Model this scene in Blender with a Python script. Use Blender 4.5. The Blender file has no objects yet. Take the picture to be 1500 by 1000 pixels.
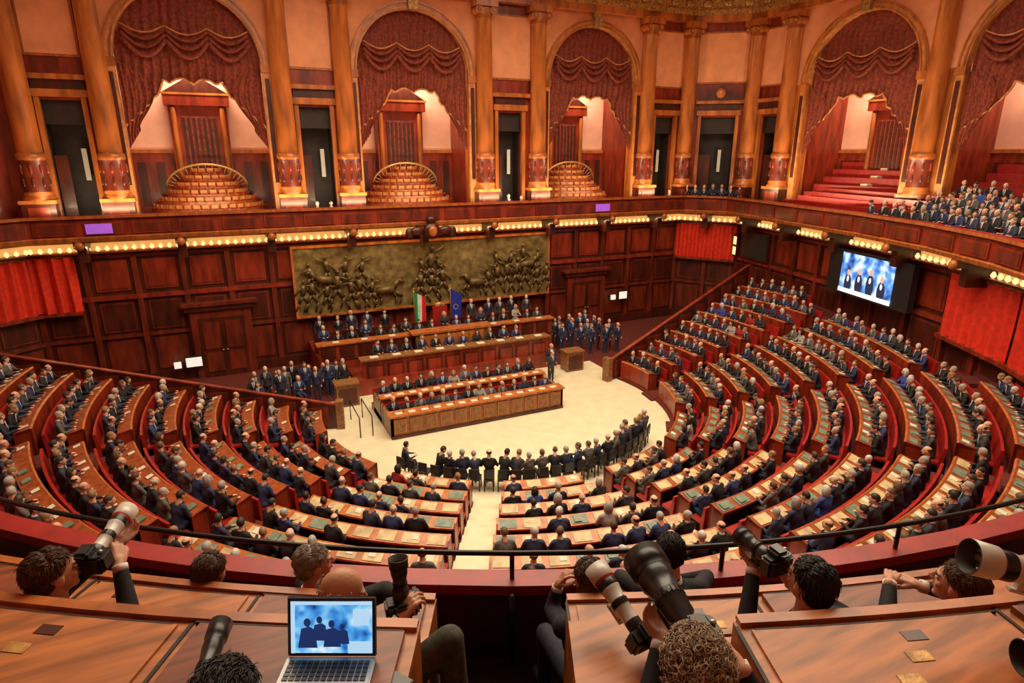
import bpy,bmesh,math,random
from mathutils import Vector,Matrix,Euler,noise
random.seed(7)
rad=math.radians
sc=bpy.context.scene
TH=rad(25)
MG=Matrix.Rotation(-TH,4,'Z')      # press gallery frame (right, forward, z)
I4=Matrix.Identity(4)
CX,CY=10.15,23.0                   # centre of the hemicycle

# ------------------------------------------------------------ materials
def mat(name,col,rough=.5,metal=0,var=.15,scale=4,bump=0,coat=0,emit=0,ecol=None,stretch=(1,1,1),detail=4):
    m=bpy.data.materials.new(name); m.use_nodes=True
    nt=m.node_tree; b=nt.nodes['Principled BSDF']
    b.inputs['Roughness'].default_value=rough; b.inputs['Metallic'].default_value=metal
    if coat: b.inputs['Coat Weight'].default_value=coat; b.inputs['Coat Roughness'].default_value=.15
    tc=nt.nodes.new('ShaderNodeTexCoord'); mp=nt.nodes.new('ShaderNodeMapping'); mp.inputs['Scale'].default_value=stretch
    nz=nt.nodes.new('ShaderNodeTexNoise'); nz.inputs['Scale'].default_value=scale; nz.inputs['Detail'].default_value=detail
    nt.links.new(tc.outputs['Object'],mp.inputs['Vector']); nt.links.new(mp.outputs['Vector'],nz.inputs['Vector'])
    cr=nt.nodes.new('ShaderNodeValToRGB')
    a=[max(0,c*(1-var)) for c in col]; d=[min(1,c*(1+var)) for c in col]
    cr.color_ramp.elements[0].position=.35; cr.color_ramp.elements[1].position=.65
    cr.color_ramp.elements[0].color=(*a,1); cr.color_ramp.elements[1].color=(*d,1)
    nt.links.new(nz.outputs['Fac'],cr.inputs['Fac']); nt.links.new(cr.outputs['Color'],b.inputs['Base Color'])
    if bump:
        bp=nt.nodes.new('ShaderNodeBump'); bp.inputs['Strength'].default_value=bump; bp.inputs['Distance'].default_value=.02
        nt.links.new(nz.outputs['Fac'],bp.inputs['Height']); nt.links.new(bp.outputs['Normal'],b.inputs['Normal'])
    if emit:
        b.inputs['Emission Color'].default_value=(*(ecol or col),1); b.inputs['Emission Strength'].default_value=emit
    return m
def randmat(name,cols,rough=.7,mul=1.0):
    m=bpy.data.materials.new(name); m.use_nodes=True; nt=m.node_tree; b=nt.nodes['Principled BSDF']; b.inputs['Roughness'].default_value=rough
    oi=nt.nodes.new('ShaderNodeObjectInfo'); ma=nt.nodes.new('ShaderNodeMath'); ma.operation='MULTIPLY'; ma.inputs[1].default_value=mul
    fr=nt.nodes.new('ShaderNodeMath'); fr.operation='FRACT'; cr=nt.nodes.new('ShaderNodeValToRGB'); cr.color_ramp.interpolation='CONSTANT'
    n=len(cols)
    while len(cr.color_ramp.elements)<n: cr.color_ramp.elements.new(.5)
    for i,c in enumerate(cols):
        cr.color_ramp.elements[i].position=i/n
    for i,c in enumerate(cols): cr.color_ramp.elements[i].color=(*c,1)
    nt.links.new(oi.outputs['Random'],ma.inputs[0]); nt.links.new(ma.outputs[0],fr.inputs[0]); nt.links.new(fr.outputs[0],cr.inputs['Fac']); nt.links.new(cr.outputs['Color'],b.inputs['Base Color'])
    return m
def screenmat(name,cols,scale,strength):
    m=bpy.data.materials.new(name); m.use_nodes=True; nt=m.node_tree; b=nt.nodes['Principled BSDF']
    tc=nt.nodes.new('ShaderNodeTexCoord'); nz=nt.nodes.new('ShaderNodeTexNoise'); nz.inputs['Scale'].default_value=scale; nz.inputs['Detail'].default_value=1.5
    cr=nt.nodes.new('ShaderNodeValToRGB'); n=len(cols)
    while len(cr.color_ramp.elements)<n: cr.color_ramp.elements.new(.5)
    for i,c in enumerate(cols): cr.color_ramp.elements[i].position=.28+.44*i/(n-1)
    for i,c in enumerate(cols): cr.color_ramp.elements[i].color=(*c,1)
    nt.links.new(tc.outputs['Object'],nz.inputs['Vector']); nt.links.new(nz.outputs['Fac'],cr.inputs['Fac'])
    nt.links.new(cr.outputs['Color'],b.inputs['Emission Color']); b.inputs['Emission Strength'].default_value=strength
    b.inputs['Base Color'].default_value=(.01,.01,.02,1)
    return m
W_RED=mat('mahogany_red',(.24,.026,.008),.4,var=.4,scale=3,stretch=(1,1,.25),coat=.2)
W_WALL=mat('wall_mahogany',(.15,.020,.007),.4,var=.4,scale=3,stretch=(1,1,.25),coat=.2)
W_DK=mat('mahogany_dark',(.068,.011,.004),.4,var=.4,scale=3,stretch=(1,1,.25),coat=.2)
W_OR=mat('oak_orange',(.44,.125,.025),.4,var=.3,scale=5,stretch=(1,1,.2),coat=.2)
W_COL=mat('column_wood',(.44,.125,.025),.34,var=.4,scale=2.5,stretch=(1,1,.2),coat=.4)
W_TAN=mat('archivolt_tan',(.60,.23,.07),.4,var=.25,scale=3)
W_BR=mat('bench_brown',(.24,.10,.03),.4,var=.3,scale=6,coat=.2)
W_DESK=mat('desk_wood',(.44,.145,.04),.45,var=.35,scale=4,stretch=(.5,4,1),coat=.1)
W_DESK2=mat('desk_panel',(.22,.05,.015),.45,var=.4,scale=4,stretch=(.5,5,1),coat=.1)
W_TOP=mat('bench_top_wood',(.30,.065,.017),.4,var=.3,scale=6,coat=.15)
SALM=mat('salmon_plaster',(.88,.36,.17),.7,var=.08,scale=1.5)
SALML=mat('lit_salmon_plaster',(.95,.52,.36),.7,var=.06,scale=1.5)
DRAPE=mat('drape_red_brown',(.22,.032,.012),.7,var=.4,scale=8,bump=.3)
REDC=mat('curtain_red',(.74,.035,.010),.6,var=.15,scale=5)
REDL=mat('red_leather',(.33,.012,.008),.45,var=.2,scale=5,coat=.1)
GOLD=mat('gilded_carving',(.46,.25,.075),.4,metal=.3,var=.5,scale=9,bump=.6)
GOLDR=mat('brass_rail',(.50,.28,.09),.3,metal=.6,var=.2,scale=8)
BRONZE=mat('bronze_relief',(.22,.16,.055),.42,metal=.25,var=.35,scale=3,bump=.4)
BRONZD=mat('bronze_figures',(.14,.09,.03),.4,metal=.3,var=.4,scale=4,bump=.4)
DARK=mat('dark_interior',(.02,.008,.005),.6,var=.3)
BLACK=mat('black_metal',(.012,.012,.014),.35,metal=.2,var=.2)
BLKP=mat('black_plastic',(.018,.018,.02),.4,var=.2,scale=20,coat=.2)
WHTP=mat('lens_white_enamel',(.62,.60,.54),.35,var=.05,coat=.3)
CREAM=mat('cream_floor',(.74,.66,.45),.55,var=.06,scale=2)
CARP=mat('red_carpet',(.11,.012,.007),.9,var=.25,scale=12)
CARPD=mat('dark_carpet',(.02,.008,.006),.9,var=.3,scale=12)
PAPER=mat('paper',(.70,.66,.52),.7,var=.05)
PADG=mat('green_desk_leather',(.17,.22,.16),.5,var=.25)
PADC=mat('cream_desk_top',(.55,.42,.22),.5,var=.25)
SHIRT=mat('shirt_white',(.75,.74,.72),.8,var=.04)
COVE=mat('cove_board_glow',(.9,.5,.2),.5,emit=.55,ecol=(1,.52,.14))  # cove back board; glow of the lamp strip put in as emission
LAMP=mat('warm_lamp',(1,.7,.3),.5,emit=1.4,ecol=(1,.68,.28))
PURP=mat('purple_lamp',(.4,.1,.7),.5,emit=.4,ecol=(.45,.15,.9))
WSCR=mat('white_monitor',(.7,.7,.65),.5,emit=.65,ecol=(1,.95,.85))
GREY=mat('laptop_silver',(.35,.36,.38),.35,metal=.6,var=.05)
SKIN=mat('skin',(.58,.29,.18),.5,var=.1,scale=6)
EYE=mat('eye_dark',(.02,.015,.01),.2); EYEW=mat('eye_white',(.8,.78,.75),.3)
LIP=mat('lip',(.45,.16,.12),.5)
CSUIT=randmat('suit_cloth',[(.012,.013,.02),(.018,.025,.06),(.010,.010,.012),(.025,.035,.08),(.04,.04,.046),(.015,.018,.035),(.008,.008,.01),(.10,.09,.08),(.022,.035,.11),(.012,.012,.018)],.8)
CSUITF=randmat('womens_jacket',[(.30,.015,.012),(.02,.02,.03),(.03,.07,.30),(.35,.33,.30),(.02,.02,.025),(.012,.012,.016),(.02,.03,.08)],.8,3.7)
CHAIR=randmat('hair_crowd',[(.02,.012,.008),(.06,.03,.015),(.38,.36,.33),(.12,.07,.035),(.03,.02,.015),(.54,.52,.48),(.32,.29,.25),(.26,.15,.07)],.6,7.31)
CSKIN=randmat('skin_crowd',[(.74,.42,.28),(.68,.36,.23),(.78,.48,.34),(.62,.32,.21)],.5,5.13)
CTIE=randmat('tie_crowd',[(.03,.04,.15),(.3,.02,.02),(.02,.02,.03),(.05,.07,.2)],.5,11.7)
S_BLK=mat('suit_black',(.011,.011,.015),.8,var=.3,scale=30)
S_NAVY=mat('suit_navy',(.015,.02,.04),.8,var=.3,scale=30)
S_GRY=mat('trousers_grey_green',(.07,.075,.055),.85,var=.3,scale=30)
H_BLK=mat('hair_black',(.012,.009,.008),.5,var=.4,scale=40)
H_BRN=mat('hair_brown',(.08,.03,.012),.5,var=.4,scale=40)
H_GRY=mat('hair_grey',(.34,.30,.25),.55,var=.4,scale=40)
H_CUR=mat('hair_curly_greybrown',(.36,.27,.18),.6,var=.5,scale=40)
IT_G=mat('flag_green',(.01,.25,.06),.7); IT_W=mat('flag_white',(.8,.8,.78),.7); IT_R=mat('flag_red',(.6,.02,.02),.7); EU_B=mat('flag_blue',(.01,.03,.30),.7); STAR=mat('flag_star',(.9,.7,.05),.6)

# ------------------------------------------------------------ mesh builder
class MB:
    def __init__(s,M=None): s.v=[];s.f=[];s.m=[];s.s=[];s.mats=[];s.M=M or I4
    def mi(s,m):
        if m not in s.mats: s.mats.append(m)
        return s.mats.index(m)
    def add(s,vs,fs,m,smooth=False,M=None):
        T=s.M@(M or I4); o=len(s.v)
        s.v+= [T@Vector(p) for p in vs]
        for k,f in enumerate(fs):
            s.f.append([i+o for i in f]); s.m.append(s.mi(m[k] if isinstance(m,list) else m)); s.s.append(smooth)
    def box(s,x0,x1,y0,y1,z0,z1,m,M=None):
        s.add([(x0,y0,z0),(x1,y0,z0),(x1,y1,z0),(x0,y1,z0),(x0,y0,z1),(x1,y0,z1),(x1,y1,z1),(x0,y1,z1)],
              [(0,3,2,1),(4,5,6,7),(0,1,5,4),(1,2,6,5),(2,3,7,6),(3,0,4,7)],m,False,M)
    def lathe(s,prof,m,n=20,M=None,smooth=True,a0=0,a1=2*math.pi):
        full=abs(a1-a0-2*math.pi)<1e-6; c=n if full else n+1
        vs=[(r*math.cos(a0+(a1-a0)*j/n),r*math.sin(a0+(a1-a0)*j/n),z) for r,z in prof for j in range(c)]
        fs=[]; ms=[]
        for i in range(len(prof)-1):
            for j in range(n):
                k=(j+1)%c if full else j+1
                fs.append((i*c+j,i*c+k,(i+1)*c+k,(i+1)*c+j)); ms.append(m[i] if isinstance(m,list) else m)
        s.add(vs,fs,ms,smooth,M)
        if full:
            for i in (0,len(prof)-1):
                if prof[i][0]>1e-4:
                    mm=(m[min(i,len(m)-1)] if isinstance(m,list) else m)
                    s.add(vs[i*c:(i+1)*c],[tuple(range(c)) if i else tuple(range(c))[::-1]],mm,False,M)
    def arc(s,cx,cy,a0,a1,prof,m,n=None,smooth=False,cap=True):
        k=len(prof)
        if n is None: n=max(1,int(abs(a1-a0)/rad(2.2)))
        vs=[(cx+r*math.cos(a0+(a1-a0)*j/n),cy+r*math.sin(a0+(a1-a0)*j/n),z) for j in range(n+1) for r,z in prof]
        fs=[];ms=[]
        for j in range(n):
            for i in range(k):
                i2=(i+1)%k; fs.append((j*k+i,j*k+i2,(j+1)*k+i2,(j+1)*k+i)); ms.append(m[i] if isinstance(m,list) else m)
        if cap:
            fs+=[tuple(range(k))[::-1],tuple(range(n*k,(n+1)*k))]; ms+=[(m[0] if isinstance(m,list) else m)]*2
        s.add(vs,fs,ms,smooth)
    def tube(s,pts,r,m,n=6,M=None,r1=None):
        pts=[Vector(p) for p in pts]; vs=[];L=len(pts)
        for i,p in enumerate(pts):
            d=(pts[min(i+1,L-1)]-pts[max(i-1,0)]).normalized()
            a=d.orthogonal().normalized() if abs(d.z)>.95 else d.cross(Vector((0,0,1))).normalized(); b=d.cross(a)
            rr=r if r1 is None else r+(r1-r)*i/(L-1)
            for j in range(n):
                t=2*math.pi*j/n; vs.append(p+a*rr*math.cos(t)+b*rr*math.sin(t))
        fs=[(i*n+j,i*n+(j+1)%n,(i+1)*n+(j+1)%n,(i+1)*n+j) for i in range(L-1) for j in range(n)]
        fs+=[tuple(range(n))[::-1],tuple(range((L-1)*n,L*n))]
        s.add(vs,fs,m,True,M)
    def ball(s,c,r,m,M=None,u=10,v=7):
        if not isinstance(r,(tuple,list)): r=(r,r,r)
        vs=[(c[0],c[1],c[2]-r[2])]
        for i in range(1,v):
            p=-math.pi/2+math.pi*i/v
            for j in range(u):
                t=2*math.pi*j/u; vs.append((c[0]+r[0]*math.cos(p)*math.cos(t),c[1]+r[1]*math.cos(p)*math.sin(t),c[2]+r[2]*math.sin(p)))
        vs.append((c[0],c[1],c[2]+r[2])); fs=[]
        for j in range(u): fs.append((0,1+(j+1)%u,1+j))
        for i in range(v-2):
            for j in range(u): a=1+i*u+j;b=1+i*u+(j+1)%u; fs.append((a,b,b+u,a+u))
        e=len(vs)-1
        for j in range(u): fs.append((e,e-u+j,e-u+(j+1)%u))
        s.add(vs,fs,m,True,M)
    def mesh(s,me,mf,M=None,smooth=True):
        vs=[v.co.copy() for v in me.vertices]; fs=[];ms=[]
        for p in me.polygons: fs.append(tuple(p.vertices)); ms.append(mf(p.center) if callable(mf) else mf)
        s.add(vs,fs,ms,smooth,M)
    def sheet(s,fn,nu,nv,m,M=None,smooth=True):
        vs=[fn(i/nu,j/nv) for i in range(nu+1) for j in range(nv+1)]
        fs=[(i*(nv+1)+j,(i+1)*(nv+1)+j,(i+1)*(nv+1)+j+1,i*(nv+1)+j+1) for i in range(nu) for j in range(nv)]
        s.add(vs,fs,m,smooth,M)
    def data(s,name,off=Vector((0,0,0))):
        me=bpy.data.meshes.new(name); me.from_pydata([tuple(v-off) for v in s.v],[],s.f)
        for m in s.mats: me.materials.append(m)
        me.polygons.foreach_set('material_index',s.m); me.polygons.foreach_set('use_smooth',s.s); me.update()
        return me
    def obj(s,name,parent=None,MW=None,fix=True):
        lo=Vector([min(v[i] for v in s.v) for i in range(3)]); hi=Vector([max(v[i] for v in s.v) for i in range(3)])
        c=Vector(((lo.x+hi.x)/2,(lo.y+hi.y)/2,lo.z))
        me=s.data(name,c)
        if fix:
            bm=bmesh.new(); bm.from_mesh(me); bmesh.ops.recalc_face_normals(bm,faces=bm.faces); bm.to_mesh(me); bm.free()
        o=bpy.data.objects.new(name,me); sc.collection.objects.link(o)
        o.matrix_world=(MW or I4)@Matrix.Translation(c)
        if parent: 
            mw=o.matrix_world.copy(); o.parent=parent; o.matrix_world=mw
        return o
def empty(name,loc=(0,0,0)):
    e=bpy.data.objects.new(name,None); sc.collection.objects.link(e); e.location=loc; return e
def inst(me,name,M,parent=None):
    o=bpy.data.objects.new(name,me); sc.collection.objects.link(o)
    if parent: o.parent=parent; M=Matrix.Translation(-parent.location)@M
    o.matrix_basis=M; return o

# ------------------------------------------------------------ organic helpers
def bcap(bm,p0,r0,p1,r1):
    p0=Vector(p0);p1=Vector(p1); d=p1-p0
    for p,r in((p0,r0),(p1,r1)): bmesh.ops.create_icosphere(bm,subdivisions=2,radius=r,matrix=Matrix.Translation(p))
    if d.length>1e-4:
        q=Vector((0,0,1)).rotation_difference(d.normalized()).to_matrix().to_4x4()
        bmesh.ops.create_cone(bm,cap_ends=True,segments=14,radius1=r0,radius2=r1,depth=d.length,matrix=Matrix.Translation((p0+p1)/2)@q)
def bell(bm,c,r,M=None):
    bmesh.ops.create_icosphere(bm,subdivisions=3,radius=1,matrix=(M or I4)@Matrix.Translation(c)@Matrix.Diagonal((*r,1)))
def remesh(bm,vox,sm=3):
    me=bpy.data.meshes.new('t'); bm.to_mesh(me); bm.free()
    ob=bpy.data.objects.new('t',me); sc.collection.objects.link(ob)
    md=ob.modifiers.new('r','REMESH'); md.mode='VOXEL'; md.voxel_size=vox
    if sm: q=ob.modifiers.new('s','SMOOTH'); q.factor=.5; q.iterations=sm
    dg=bpy.context.evaluated_depsgraph_get(); out=bpy.data.meshes.new_from_object(ob.evaluated_get(dg))
    bpy.data.objects.remove(ob); bpy.data.meshes.remove(me); return out
def head_mesh(vox,sm=2):
    bm=bmesh.new()
    bell(bm,(0,-.01,.02),(.075,.095,.095)); bell(bm,(0,.025,-.035),(.058,.066,.078)); bell(bm,(0,.062,-.092),(.027,.025,.02))
    bcap(bm,(0,.088,.012),.009,(0,.108,-.02),.014); bell(bm,(0,.073,.024),(.05,.02,.011)); bell(bm,(0,.086,-.052),(.022,.009,.008))
    for s in(-1,1):
        bell(bm,(s*.077,-.005,-.01),(.012,.022,.032)); bell(bm,(s*.038,.06,-.025),(.02,.02,.018)); bell(bm,(s*.012,.1,-.024),(.009,.01,.008))
    bcap(bm,(0,-.015,-.06),.052,(0,-.03,-.19),.058)
    return remesh(bm,vox,sm)
HL=head_mesh(.014,1); HH=head_mesh(.005,3)

def crowd_mesh(name,turn=0,lean=0,style='short',suit=CSUIT,standing=False,tilt=0):
    bm=bmesh.new(); L=Matrix.Rotation(-lean,4,'X') # lean about hips
    hz=.92 if standing else .52
    def P(x,y,z): 
        p=L@Vector((x,y,z-.5)); return (p.x,p.y,p.z+.5+(hz-.52))
    bell(bm,P(0,0,.53),(.17,.135,.12)); bcap(bm,P(0,0,.55),.135,P(0,0,.9),.14)
    bell(bm,P(-.05,0,.9),(.145,.12,.17)); bell(bm,P(.05,0,.9),(.145,.12,.17)); bcap(bm,P(-.155,-.01,1.04),.068,P(.155,-.01,1.04),.068)
    bcap(bm,P(0,-.01,1.05),.08,P(0,-.01,1.12),.055)
    hands=[]
    for s in(-1,1):
        if standing: e=P(s*.25,-.02,.76); w=P(s*.24,.1,.52)
        else: e=P(s*.27,.1,.80); w=P(s*.13,.34,.84)
        bcap(bm,P(s*.18,-.01,1.03),.062,e,.05); bcap(bm,e,.05,w,.036); hands.append((w,e))
        if standing:
            bcap(bm,(s*.09,0,.9),.09,(s*.1,.01,.5),.065); bcap(bm,(s*.1,.01,.5),.062,(s*.1,-.02,.1),.045); bcap(bm,(s*.1,-.02,.06),.045,(s*.11,.12,.04),.035)
        else:
            bcap(bm,(s*.09,.02,.52),.088,(s*.1,.42,.51),.062); bcap(bm,(s*.1,.42,.5),.058,(s*.1,.38,.1),.042); bcap(bm,(s*.1,.38,.05),.045,(s*.1,.52,.04),.035)
    body=remesh(bm,.03,2)
    mb=MB(); mb.mesh(body,suit)
    for w,e in hands:
        w=Vector(w);d=(w-Vector(e)).normalized()
        mb.ball(w+d*.055,(.032,.045,.02),CSKIN,u=8,v=5)
        for k in range(4): mb.tube([w+d*.07+Vector(((k-1.5)*.015,0,0)),w+d*.12+Vector(((k-1.5)*.017,0,-.008))],.008,CSKIN,4)
    hc=Vector(P(0,.02,1.275)); T=Matrix.Translation(hc)@Euler((tilt-lean*.4,0,turn)).to_matrix().to_4x4()@Matrix.Scale(1.1,4)
    def hf(c):
        if c.z<-.1: return CSKIN
        lim={'short':-.0+.85*c.y,'bald':(.02+.4*c.y if c.y<0 and c.z<.06 else 9)}.get(style,-.03+1.0*c.y)
        return CHAIR if c.z>lim and not(abs(c.x)>.07 and abs(c.z+.01)<.03 and c.y>-.03) else CSKIN
    me=HL.copy()
    for v in me.vertices:
        if hf(v.co)==CHAIR: v.co*=1.07
    mb.mesh(me,hf,T)
    if style=='long':
        mb.ball((0,-.045,-.03),(.095,.075,.14),CHAIR,T); 
        for s in(-1,1): mb.ball((s*.075,-.01,-.05),(.03,.05,.12),CHAIR,T,8,6)
    for s in(-1,1): mb.ball((s*.028,.083,.005),(.011,.008,.006),EYE,T,6,4)
    mb.ball((0,.092,-.053),(.02,.006,.005),LIP,T,6,4)
    if style!='long':
        f=.117
        mb.add([P(-.07,f-.03,1.12),P(.07,f-.03,1.12),P(.02,f+.02,.88),P(-.02,f+.02,.88)],[(0,3,2,1)],SHIRT)
        mb.add([P(-.016,f-.015,1.1),P(.016,f-.015,1.1),P(.014,f+.03,.9),P(-.014,f+.03,.9)],[(0,3,2,1)],CTIE)
    mb.lathe([(.066,0),(.056,.035)],SHIRT,10,Matrix.Translation(P(0,-.01,1.115)))
    o=mb.data(name)
    return o
CROWD=[crowd_mesh('deputy_a'),crowd_mesh('deputy_b',rad(30),.1),crowd_mesh('deputy_c',rad(-30),.15),crowd_mesh('deputy_d',rad(10),.05,'bald'),
       crowd_mesh('deputy_e',rad(-12),.1,'long',CSUITF),crowd_mesh('deputy_f',0,.3,'short',tilt=-.3),crowd_mesh('deputy_g',rad(20),.25,'bald'),crowd_mesh('deputy_h',rad(50),0,'short')]
STAND=[crowd_mesh('attendant_a',0,0,'short',standing=True),crowd_mesh('attendant_b',rad(30),0,'bald',standing=True),crowd_mesh('attendant_c',rad(-30),0,'short',standing=True)]
def put(parent,x,y,z,ang,lib=CROWD,name='person'):
    s=random.uniform(.95,1.06)
    inst(random.choice(lib),name,Matrix.Translation((x,y,z))@Matrix.Rotation(ang,4,'Z')@Matrix.Scale(s,4),parent)

# ------------------------------------------------------------ room path (lower wall / balcony line)
PATH=[(-11.1,4),(-11.1,31.5),(-7.9,34),(28.3,34),(30.6,30.6),(29.9,27),(28.0,19),(26.4,14.6),(24.4,11),(20.8,6.3)]
def offs(path,q):
    P=[Vector(p) for p in path]; out=[]
    for i in range(len(P)):
        ds=[]
        if i>0: ds.append((P[i]-P[i-1]).normalized())
        if i<len(P)-1: ds.append((P[i+1]-P[i]).normalized())
        ns=[Vector((d.y,-d.x)) for d in ds]
        n=sum(ns,Vector((0,0))).normalized(); k=1/max(.2,n.dot(ns[0])); out.append(P[i]+n*q*k)
    return out
def psweep(mb,path,prof,m):
    rows=[offs(path,q) for q,z in prof]; k=len(prof); n=len(path)
    vs=[(rows[i][j].x,rows[i][j].y,prof[i][1]) for j in range(n) for i in range(k)]
    fs=[];ms=[]
    for j in range(n-1):
        for i in range(k):
            i2=(i+1)%k; fs.append((j*k+i,j*k+i2,(j+1)*k+i2,(j+1)*k+i)); ms.append(m[i] if isinstance(m,list) else m)
    fs+=[tuple(range(k)),tuple(range((n-1)*k,n*k))]; ms+=[ms[0]]*2
    mb.add(vs,fs,ms)
def along(path,q,step):
    P=offs(path,q)
    for i in range(len(P)-1):
        d=P[i+1]-P[i]; L=d.length; n=max(1,int(L/step)); a=math.atan2(d.y,d.x)
        for k in range(n):
            p=P[i]+d*((k+.5)/n); yield Matrix.Translation((p.x,p.y,0))@Matrix.Rotation(a,4,'Z')
def segM(i):
    a,b=Vector(PATH[i]),Vector(PATH[i+1]); d=b-a
    return Matrix.Translation((a.x,a.y,0))@Matrix.Rotation(math.atan2(d.y,d.x),4,'Z'), d.length
# wall frames: local x along wall (rightwards), y into the wall
MBK=Matrix.Translation((0,34,0))
MRT=Matrix.Translation((31.5,0,0))@Matrix.Rotation(rad(-90),4,'Z')      # s = -y
MCH=Matrix.Translation((28.3,34,0))@Matrix.Rotation(math.atan2(-2.5,3.2),4,'Z')
MCL=Matrix.Translation((-11.1,31.5,0))@Matrix.Rotation(math.atan2(2.5,3.2),4,'Z')
ZT=18.7; ZG=7.6; E=ZT-18.3

def arch_bay(wall,M,c,half,r,zs):
    wall.M=M; N=24
    pts=[(c+r*math.cos(math.pi-math.pi*i/N),zs+r*math.sin(math.pi-math.pi*i/N)) for i in range(N+1)]
    for i in range(N):
        (x0,z0),(x1,z1)=pts[i],pts[i+1]
        wall.add([(x0,0,z0),(x1,0,z1),(x1,0,ZT),(x0,0,ZT)],[(0,1,2,3)],SALM)
        wall.add([(x0,0,z0),(x1,0,z1),(x1,.6,z1),(x0,.6,z0)],[(0,1,2,3)],W_TAN,True)
        for ra,rb,ya in((r,r+.38,-.14),(r+.05,r+.12,-.2),(r+.28,r+.36,-.2)):
            a0=math.pi-math.pi*i/N;a1=math.pi-math.pi*(i+1)/N
            q=[(c+R_*math.cos(a),y,zs+R_*math.sin(a)) for a in(a0,a1) for R_ in(ra,rb) for y in(ya,0)]
            wall.add(q,[(0,2,6,4),(2,3,7,6),(0,1,5,4)],W_TAN if ya>-.15 else W_COL)
    for s in(-1,1):
        xa,xb=sorted((c+s*r,c+s*half))
        wall.box(xa,xb,0,.6,ZG-.3,zs,W_COL)
        wall.add([(xa,0,zs),(xb,0,zs),(xb,0,ZT),(xa,0,ZT)],[(0,1,2,3)],SALM)
        xa,xb=sorted((c+s*r,c+s*(r+.38)))
        wall.box(xa,xb,-.14,0,ZG,zs,W_TAN); wall.box(xa-.05,xb+.05,-.2,.1,zs-.35,zs,W_COL)
        wall.box(min(c+s*(r+.1),c+s*(r+.3)),max(c+s*(r+.1),c+s*(r+.3)),-.18,0,ZG+2,zs-.6,W_DK)
    wall.box(c-.25,c+.25,-.35,0,zs+r-.05,ZT,GOLD)
def recess(M,c,r,zs,kind='fan'):
    b=MB(M); w=r+.35; D=4.0
    b.box(c-w-.1,c-w,.6,D,ZG-.3,ZT,W_RED); b.box(c+w,c+w+.1,.6,D,ZG-.3,ZT,W_RED)
    b.box(c-w-.1,c+w+.1,.6,D+.1,ZT-.15,ZT,W_DK); b.box(c-w,c+w,.0,D,ZG-.3,ZG,W_DK)
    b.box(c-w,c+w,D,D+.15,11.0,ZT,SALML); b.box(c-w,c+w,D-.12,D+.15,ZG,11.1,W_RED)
    b.box(c-w,c+w,D-.2,D,11.0,11.18,W_OR)
    n=8
    for i in range(n):
        x=c-w+2*w*(i+.5)/n; b.box(x-.3,x+.3,D-.17,D-.1,8.2,10.7,W_RED); b.box(x-.2,x+.2,D-.19,D-.16,8.35,10.55,W_DK)
    b.box(c-1.35,c+1.35,D-.7,D,ZG,13.9,W_RED); b.box(c-.8,c+.8,D-.75,D-.6,9.6,12.8,DRAPE)
    for k in range(-3,4): b.box(c+k*.24-.07,c+k*.24+.07,D-.79,D-.7,9.7,12.7,W_DK)
    for s in(-1,1): b.lathe([(.14,9),(.12,13.2)],W_COL,10,Matrix.Translation((c+s*1.12,D-.8,0)))
    b.box(c-1.5,c+1.5,D-.95,D,13.3,13.8,W_RED); b.box(c-1.55,c+1.55,D-1.0,D,13.8,13.9,W_COL)
    b.add([(c-1.5,D-.95,13.9),(c+1.5,D-.95,13.9),(c,D-.95,14.8),(c-1.5,D,13.9),(c+1.5,D,13.9),(c,D,14.8)],[(0,1,2),(3,4,5),(0,2,5,3),(1,2,5,4)],W_DK)
    return b,D,w
def fan(b,c,D):
    for k in range(6):
        R_=2.75-.38*k; z1=8.0+.34*(k+1)
        b.arc(c,D-.9,math.pi,2*math.pi,[(0.05,ZG),(R_,ZG),(R_,z1),(0.05,z1)],[W_DK,W_OR,REDL,W_DK],16)
        n=int(R_*math.pi/.42)
        for j in range(n):
            a=math.pi+math.pi*(j+.5)/n; T=Matrix.Translation((c+(R_-.12)*math.cos(a),D-.9+(R_-.12)*math.sin(a),z1))@Matrix.Rotation(a+math.pi/2,4,'Z')
            b.box(-.15,.15,-.03,.03,0,.22,W_TAN,T); b.box(-.12,.12,-.2,-.02,0,.05,REDL,T)
    rr=1.9
    b.tube([(c+rr*math.cos(math.pi*j/18),D-1.3-.3*math.sin(math.pi*j/18),9.3+1.15*math.sin(math.pi*j/18)) for j in range(19)],.06,GOLDR)
    for j in range(1,18):
        t=math.pi*j/18; b.tube([(c+rr*math.cos(t),D-1.3-.3*math.sin(t),9.3+1.15*math.sin(t)),(c+.75*rr*math.cos(t),D-1.3,9.3+.35*math.sin(t))],.025,GOLDR,4)
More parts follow.
